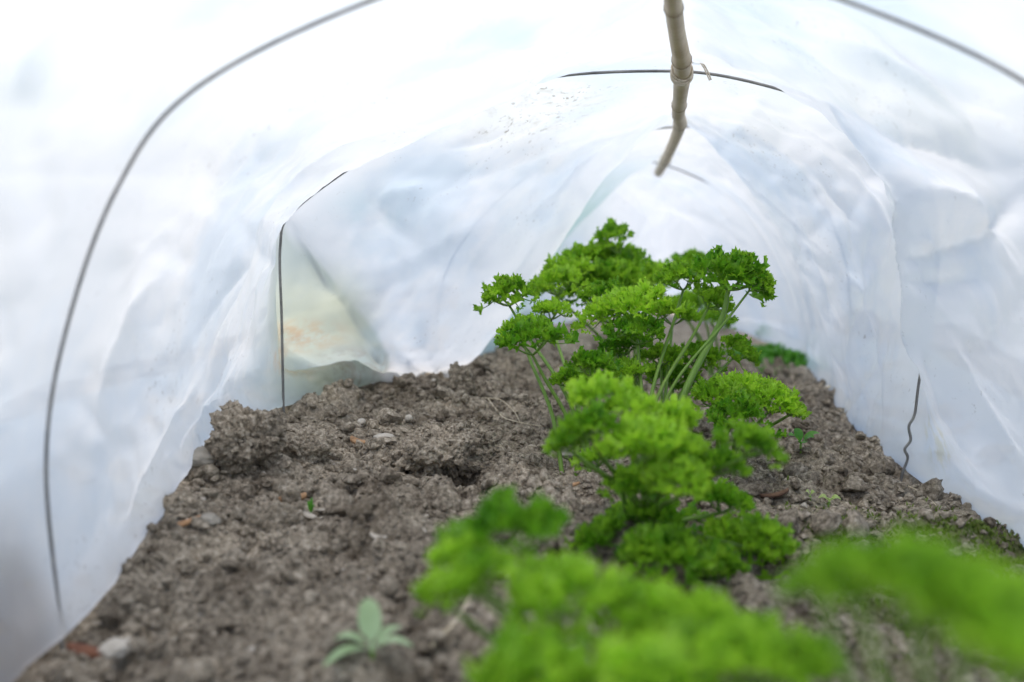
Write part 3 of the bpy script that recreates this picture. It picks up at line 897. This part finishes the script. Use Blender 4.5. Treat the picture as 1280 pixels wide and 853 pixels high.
plant('sharp curly parsley with a thick stalk arching over to the right, below the cane', gxy(815, 588), [
    (790, 372, 1.34, 125, {'t': -.1}), (752, 385, 1.37, 95, {'t': -.3}), (848, 342, 1.38, 92, {'t': -.15}),
    (930, 338, 1.33, 128, {'t': .35, 'r': .0030, 'bow': .12}), (965, 358, 1.33, 62, {'t': 1.1, 'r': .0014, 'h': .5}), (905, 378, 1.36, 78, {'t': .7}),
    (935, 438, 1.37, 78, {'t': .6, 'h': .3}), (880, 442, 1.40, 90, {'t': .25, 'h': .3}), (800, 408, 1.31, 105, {'t': .05}),
    (845, 385, 1.42, 95, {'t': .1}), (770, 430, 1.35, 80, {'t': -.3}), (780, 462, 1.30, 80, {'t': -.2}), (850, 468, 1.38, 90, {'t': .2}), (830, 440, 1.36, 80, {'t': .1}), (745, 365, 1.43, 80, {'t': -.3})], 1)
plant('slender parsley left of the row with a small umbrella leaf against white film', gxy(722, 598), [
    (626, 362, 1.34, 94, {'t': -.25, 'h': .32, 'dens': .8}), (690, 384, 1.36, 72, {'t': .05}), (655, 418, 1.20, 122, {'t': -.2}),
    (745, 452, 1.19, 92, {'t': .15}), (715, 470, 1.24, 80, {'t': -.1}), (640, 408, 1.26, 70, {'t': -.4})], 2)
plant('low bushy parsley right of the row, spreading toward the kinked hoop foot', gxy(905, 585), [
    (890, 490, 1.22, 100, {'t': -.2}), (980, 500, 1.22, 100, {'t': .45}), (935, 482, 1.27, 110, {'t': .1}), (925, 512, 1.17, 110, {'t': .05}), (1000, 512, 1.24, 60, {'t': .6}),
    (894, 520, 1.17, 30, {'m': 'yellow', 'dens': .6})], 3)
plant('tall blurred parsley behind the sharp ones, its top leaf highest of all', (-0.055, 1.70), [
    (762, 292, 1.70, 62, {'t': -.3, 'h': .6}), (785, 322, 1.72, 85, {'t': .1, 'h': .5}), (702, 335, 1.62, 90, {'t': -.3}), (735, 350, 1.66, 110, {'t': -.2}), (810, 345, 1.72, 110), (690, 350, 1.52, 90, {'t': -.2}), (775, 345, 1.66, 110, {'t': .1}), (720, 320, 1.72, 80, {'t': -.2}), (755, 318, 1.72, 80, {'h': .5})], 4)
plant('small blurred parsley farthest back, mostly hidden by the arching leaf', (0.055, 1.88), [
    (870, 326, 1.88, 80, {'t': .1}), (820, 345, 1.86, 80, {'t': -.2}), (900, 398, 1.85, 55, {'t': .3}), (860, 380, 1.9, 80)], 5)
plant('soft focus parsley in the middle of the row with leaves stepping down to the soil', gxy(808, 700), [
    (752, 488, .95, 118, {'t': -.1}), (722, 532, .88, 110, {'t': -.4}), (800, 545, .87, 140, {'t': -.1}), (856, 596, .86, 118, {'t': .15}),
    (948, 552, .87, 104, {'t': .35}), (842, 520, .98, 110, {'t': .1}), (790, 505, .93, 90), (830, 690, .86, 170, {'t': 0}), (940, 672, .96, 130, {'t': .3}), (880, 660, 1.02, 120, {'t': .1}),
    (770, 645, 1.0, 84, {'t': -.3}), (905, 575, .9, 90, {'t': .2}), (850, 560, .9, 110), (740, 570, 1.0, 70, {'t': -.2}), (700, 550, .90, 80, {'t': -.4}), (975, 690, 1.0, 110, {'t': .4}), (800, 600, .92, 120), (760, 700, .98, 110, {'t': -.2}), (895, 700, .9, 120, {'t': .2}), (910, 620, .98, 100, {'t': .2}), (745, 662, .9, 95, {'t': -.3}), (965, 668, .93, 110, {'t': .3}), (815, 640, .95, 110)], 6)
plant('large out of focus parsley filling the bottom centre of the picture', (-0.035, 0.62), [
    (622, 655, .62, 215, {'t': -.2}), (578, 722, .57, 140, {'t': -.4}), (690, 735, .56, 200, {'t': -.1}), (800, 765, .56, 190), (890, 770, .58, 150, {'t': .2}),
    (560, 690, .6, 110, {'t': -.4}), (540, 735, .58, 100, {'t': -.4}), (905, 805, .53, 160, {'t': .2}), (1030, 825, .5, 120, {'t': .4}), (650, 838, .50, 230, {'t': -.2}), (810, 838, .50, 240), (970, 820, .50, 215, {'t': .3})], 7)
plant('very blurred parsley nearest the lens at the right edge', (0.10, 0.40), [
    (1050, 712, .36, 165, {'t': -.3, 'h': .4}), (1005, 722, .38, 110, {'t': -.4}), (1150, 718, .35, 220, {'h': .5}), (1245, 752, .34, 210, {'t': .3, 'h': .5}), (1290, 800, .33, 190, {'t': .3})], 8)

# ------------------------------------------------------------------ weeds and seedlings
def blade(P0, P1, width, sag, nrm_up, n=8, spoon=0.6):
    """a flat leaf from P0 to P1"""
    P0, P1 = np.array(P0), np.array(P1)
    t = np.linspace(0, 1, n)
    c = P0[None] + (P1 - P0)[None] * t[:, None] + np.array(nrm_up)[None] * (sag * np.sin(t * np.pi))[:, None]
    d = norm(P1 - P0); s = norm(np.cross(d, np.array(nrm_up)))
    wid = width * (0.16 + 0.84 * np.sin(np.clip((t - 0.15) / 0.85, 0, 1) ** spoon * np.pi * 0.92) ** 0.8)
    wid[-1] = width * 0.12
    V = np.concatenate([c - s * wid[:, None] / 2 + np.array(nrm_up) * wid[:, None] * .12, c, c + s * wid[:, None] / 2 + np.array(nrm_up) * wid[:, None] * .12])
    F = []
    for i in range(n - 1):
        F += [(i, i + 1, n + i + 1, n + i), (n + i, n + i + 1, 2 * n + i + 1, 2 * n + i)]
    return V, np.array(F)

def weed(name, label, u, v, mat, specs, stem=0.006, group=None):
    p = G(u, v); p.z = hs(p.x, p.y)
    e = empty(name, p)
    for (dx, dy, dz, w) in specs:
        m_ = MB(); V, F = blade((0, 0, stem), (dx, dy, stem + dz), w, 0.15 * abs(dx) + 0.002, (0, -0.25, 0.97)); m_.add(V, F)
        m_.build('leaf', M[mat], e)
    m_ = MB(); V, F = tube([(0, 0, -.006), (0, 0, stem * .5), (0, 0, stem)], 0.0012, 6); m_.add(V, F); m_.build('stem', M['stalk'], e)
    return tag(e, label, 'weed', group)
weed('grey_green_weed', 'blurred blue green weed with spoon shaped leaves beside the front parsley', 466, 878, 'weed',
     [(-.004, .010, .024, .012), (-.018, -.004, .007, .006), (.021, .0, .003, .006), (-.021, -.018, -.003, .007), (.013, .012, .009, .006)], .005)
weed('clover_seedling', 'small bright green seedling below the low bushy parsley', 1000, 592, 'seedling',
     [(-.012, -.008, .010, .010), (.012, -.004, .008, .010), (.002, -.014, .004, .009), (-.004, .008, .014, .009), (.018, .006, .010, .008)], .006)
weed('pale_seedling', 'tiny pale yellow green seedling standing on bare soil at the right', 1036, 640, 'pale_seedling',
     [(-.009, 0, .003, .007), (.010, 0, .002, .007), (0, -.006, .004, .006)], .007)
weed('sprout', 'pair of tiny seed leaves left of the pale seedling', 1012, 636, 'pale_seedling', [(-.004, 0, .003, .005), (.005, .001, .002, .005)], .004)
weed('grass_sprout', 'tiny green sprout beside the bleached wood chips', 389, 648, 'seedling', [(-.002, 0, .011, .003), (.003, 0, .008, .003), (.0, .003, .013, .0025)], .001)
weed('round_leaf_weed', 'blurred round green leaf at the far right behind the parsley', 957, 432, 'seedling', [(.0, -.01, .030, .020), (-.02, 0, .01, .012), (.02, .0, .006, .012)], .012)
# low green strip at the far right foot of the film, and moss at the near right
def tuft(name, label, spots, hgt, mat, kindlabel):
    m_ = MB()
    for (x, y) in spots:
        z = hs(x, y) - 0.001
        for _ in range(2):
            a = random.uniform(0, 6.3); l = hgt * random.uniform(.5, 1.2)
            q = np.array([x, y, z]); e_ = q + np.array([math.cos(a) * l * .7, math.sin(a) * l * .7, l])
            s = np.array([-math.sin(a), math.cos(a), 0]) * hgt * .16
            m_.add(np.array([q - s, q + s, (q + e_) / 2 + s * 1.2 + [0, 0, l * .12], (q + e_) / 2 - s * 1.2 + [0, 0, l * .12], e_]), np.array([[0, 1, 2, 3], [3, 2, 4, 4]]))
    o = m_.build(name, M[mat])
    o['kind'] = 'stuff'
    return tag(o, label, kindlabel)
sp_ = []
while len(sp_) < 8000:
    x, y = random.gauss(0.22, 0.06), random.gauss(1.0, 0.09)
    if 0.08 < x < 0.31 and 0.7 < y < 1.22 and fbm(np.array([[x * 22, y * 22, 0]]), 2, 3)[0] > -0.25 - random.random() * .3: sp_.append((x, y))
tuft('moss', 'low olive green moss on the soil along the foot of the right film', sp_, 0.0042, 'moss', 'moss')
sp_ = [(random.gauss(0.165, 0.03), random.gauss(2.25, 0.05)) for _ in range(900)]
tuft('grass', 'blurred strip of short green grass at the far right end of the bed', sp_, 0.016, 'seedling', 'grass')

# ------------------------------------------------------------------ clods, stones and debris
def clod(name, label, u, v, d, size, mat, cat, sq=(1, 1, .85), amp=.34, seed=0, sub=5, lift=0.35, group=None, fine=0.10):
    """size = width in metres; (u, v) the middle of it in the photo, d its distance"""
    V, F = ico(sub)
    n = fbm(V * 1.3 + seed * 3.1, 3, seed) * amp + fbm(V * 4.0 + seed, 4, seed + 5, .6) * fine * .7
    V = V * (1 + n[:, None]) * np.array(sq) * size / 2
    if fine > .08:                                   # crumbs stuck all over it
        m_ = MB(); m_.add(V, F)
        rr = random.Random(seed)
        cr = [lumpy(1, 60 + k, .45, 1.6, 1) for k in range(12)]
        for _ in range(int(400 + size * 22000)):
            c = V[rr.randrange(len(V))] * rr.uniform(.93, 1.03)
            r_ = min(.0048, size * .07) * (0.18 + .82 * rr.random() ** 3.5)
            q, f_ = rr.choice(cr)
            m_.add(c + q @ (rotm(rr.random() * 6, rr.random() * 6, rr.random() * 6) * r_).T, f_)
        V = np.concatenate(m_.v); F = np.concatenate(m_.f)[:, :3]
    p = G(u, v + size * sq[2] * .38 * FPX / d)
    V = V * (p.y / d)
    o = mk(name, V, F, M[mat], None, fine < .08)
    o.location = p
    o.rotation_euler.z = seed * 1.3
    if lift is not None:
        o.location.z = (top(p.x, p.y) if size < .03 else hb(p.x, p.y) + .006) + size * (p.y / d) / 2 * sq[2] * lift
    return tag(o, label, cat, group)

clod('soil_clod', 'fist sized crumbly dark clod beside the foot of the sharp wire hoop', 308, 560, 1.19, .062, 'clod_dark', 'clod', (1.0, .9, .95), .42, 2, 5, .75, fine=.26)
clod('soil_clod', 'upright pointed clod against the hem of the bulging white film', 577, 486, 1.62, .040, 'clod_dark', 'clod', (.85, .8, 1.15), .30, 4, 5, .75)
clod('soil_clod', 'broad crumbly mound of soil above a dark hollow, left of the parsley row', 560, 562, 1.34, .105, 'clod', 'clod', (1.15, .75, .48), .40, 6, 5, .42, fine=.26)
clod('soil_clod', 'wide lumpy clod right of the fist sized clod', 380, 560, 1.24, .050, 'clod', 'clod', (1.1, .9, .7), .34, 8, 5, .3, fine=.18)
clod('soil_clod', 'round knobbly clod just below the orange bark chip', 345, 652, 1.02, .034, 'clod', 'clod', (1.1, .9, .75), .3, 10, 5, .3, fine=.18)
clod('soil_clod', 'grey clod at the film hem, left of the flat stone', 222, 640, 1.02, .036, 'clod', 'clod', (1.1, .9, .7), .3, 12, 5, .3, fine=.15)
clod('soil_clod', 'blurred clod at the left film hem near the bottom of the picture', 160, 762, .83, .034, 'clod', 'clod', (1.1, .9, .75), .3, 14, 5, .3, fine=.15)
clod('soil_clod', 'small clod between the broad mound and the brown stick', 640, 600, 1.18, .034, 'clod', 'clod', (1.2, .9, .7), .3, 16, 5, .3, fine=.18)
clod('flat_stone', 'flat grey brown stone leaning against the fist sized clod', 248, 583, 1.15, .042, 'greystone', 'stone', (1.0, .8, .36), .22, 3, 4, .9, fine=.03)
clod('pebble', 'round white pebble on the soil above the broad mound', 511, 535, 1.42, .0085, 'stone', 'stone', (1, 1, .9), .10, 5, 3, .9, fine=.0)
clod('flat_stone', 'flat pinkish white stone beside the orange bark curl', 481, 566, 1.30, .022, 'stone', 'stone', (1, .8, .38), .2, 7, 4, .8, fine=.03)
clod('pebble', 'small pale pebble left of the round white pebble', 452, 538, 1.42, .009, 'stone', 'stone', (1.2, 1, .8), .2, 9, 3, .8, fine=.0)
clod('flat_stone', 'pale angular stone at the bottom edge near the left hem', 148, 846, .73, .018, 'stone', 'stone', (1.2, .8, .6), .25, 13, 4, .7, fine=.02)
clod('pebble', 'pale grey pebble blurred in the left foreground soil', 428, 636, 1.10, .008, 'stone', 'stone', (1.2, 1, .7), .2, 15, 3, .8, fine=.0)
clod('pebble', 'white stone chip beside a parsley stalk', 712, 574, 1.28, .018, 'stone', 'stone', (1.2, .8, .5), .25, 17, 4, .8, fine=.02)
clod('pebble', 'dark grey pebble touching the tan bark sliver', 263, 682, .985, .013, 'greystone', 'stone', (1.3, 1, .7), .2, 19, 4, .7, fine=.02)

def chip(name, label, u, v, length, width, mat, ang, curl=.3, cat='bark', d=None):
    p = G(u, v); p.z = top(p.x, p.y) + width * .25
    n = 10
    t = np.linspace(-.5, .5, n)
    a_ = np.linspace(-1.1, 1.1, 7)
    V, F = [], []
    for k, tt in enumerate(t):
        w_ = width * (1 - (abs(tt) * 1.75) ** 3) * .5 + width * .1
        for q in a_:
            V.append((tt * length, math.sin(q) * w_, (math.cos(q) - .6) * w_ * .8 + curl * length * (tt * tt - .08) + random.uniform(-.03, .03) * width))
    V = np.array(V); V2 = V - np.array([0, 0, width * .22])
    for k in range(n - 1):
        for q in range(6):
            a0 = k * 7 + q
            F += [(a0, a0 + 1, a0 + 8, a0 + 7), (70 + a0 + 7, 70 + a0 + 8, 70 + a0 + 1, 70 + a0)]
    for k in range(n - 1):
        F += [(k * 7, k * 7 + 7, 70 + k * 7 + 7, 70 + k * 7), (k * 7 + 6, 70 + k * 7 + 6, 70 + k * 7 + 13, k * 7 + 13)]
    for q in range(6):
        F += [(q, 70 + q, 71 + q, q + 1), (63 + q, 64 + q, 134 + q, 133 + q)]
    o = mk(name, np.concatenate([V, V2]), np.array(F), M[mat])
    o.location = p
    o.rotation_euler = (random.uniform(-.5, .3), random.uniform(-.35, .35), ang)
    return tag(o, label, cat)
chip('bark_chip', 'orange bark chip left of the bleached wood chips', 366, 634, .021, .008, 'bark', .5)
chip('bark_chip', 'tan bark sliver lying on bare soil at the left', 234, 682, .021, .007, 'bark', .1, .1)
chip('bark_chip', 'curl of orange bark left of the flat pinkish stone', 450, 572, .018, .009, 'bark', -.3, .5)
chip('bark_chip', 'blurred red brown bark piece at the bottom left corner', 108, 828, .022, .011, 'redbark', .6, .1)
chip('wood_chip', 'bleached wood chip pointing down beside the tiny sprout', 388, 651, .020, .0065, 'palechip', -.9, .1, 'wood')
chip('wood_chip', 'bleached wood chip pointing up beside the tiny sprout', 405, 642, .018, .006, 'palechip', 1.1, .1, 'wood')
chip('wood_chip', 'white curved wood sliver on soil left of the front parsley', 474, 702, .016, .0045, 'palechip', -.6, .4, 'wood')
chip('bark_chip', 'brown stick of bark lying left of the parsley stalks', 700, 621, .036, .007, 'bark', -.35, .05)
chip('dead_leaf', 'dark curled dead leaf on soil left of the pale seedling', 968, 637, .024, .010, 'darkleaf', .2, .5, 'leaf')
chip('wood_chip', 'tan wood splinter on the far soil near the right film', 1040, 577, .030, .005, 'straw', .1, .15, 'wood')
chip('wood_chip', 'blurred tan splinter on the far soil behind the bushy parsley', 1022, 503, .034, .008, 'straw', -.3, .1, 'wood')

def straw(name, label, pp, r=.0007, cat='straw', mat='straw'):
    P = []
    for (u, v, l) in pp:
        p = G(u, v); P.append((p.x, p.y, top(p.x, p.y, .004) + l))
    m_ = MB(); V, F = tube(spline(P, 26), np.linspace(r, r * .5, 26), 6); m_.add(V, F)
    return tag(m_.build(name, M[mat]), label, cat)
straw('straw', 'pale bent straw forming the upper line above the broad mound', [(602, 512, .004), (625, 518, .008), (642, 530, .005), (650, 540, .003)])
straw('straw', 'shorter pale straw crossing the bent one above the broad mound', [(610, 514, .004), (622, 523, .005), (632, 537, .003), (660, 541, .003), (690, 543, .002)])
straw('root_fibre', 'thin tan root fibre running from the kinked hoop foot', [(1122, 612, .003), (1140, 628, .003), (1155, 640, .003), (1170, 655, .002)], .0007, 'root')
straw('root_fibre', 'fine pale root hanging beside the fist sized clod', [(268, 600, .002), (278, 590, .008), (281, 575, .012)], .0004, 'root')
straw('dry_stem', 'blurred pale stem slanting beside the front parsley', [(540, 838, .004), (575, 815, .01), (600, 792, .02)], .0012, 'stem')
straw('straw', 'thin straw lying on the moss in the right foreground', [(1190, 780, .004), (1230, 795, .004), (1275, 800, .003)], .0008)
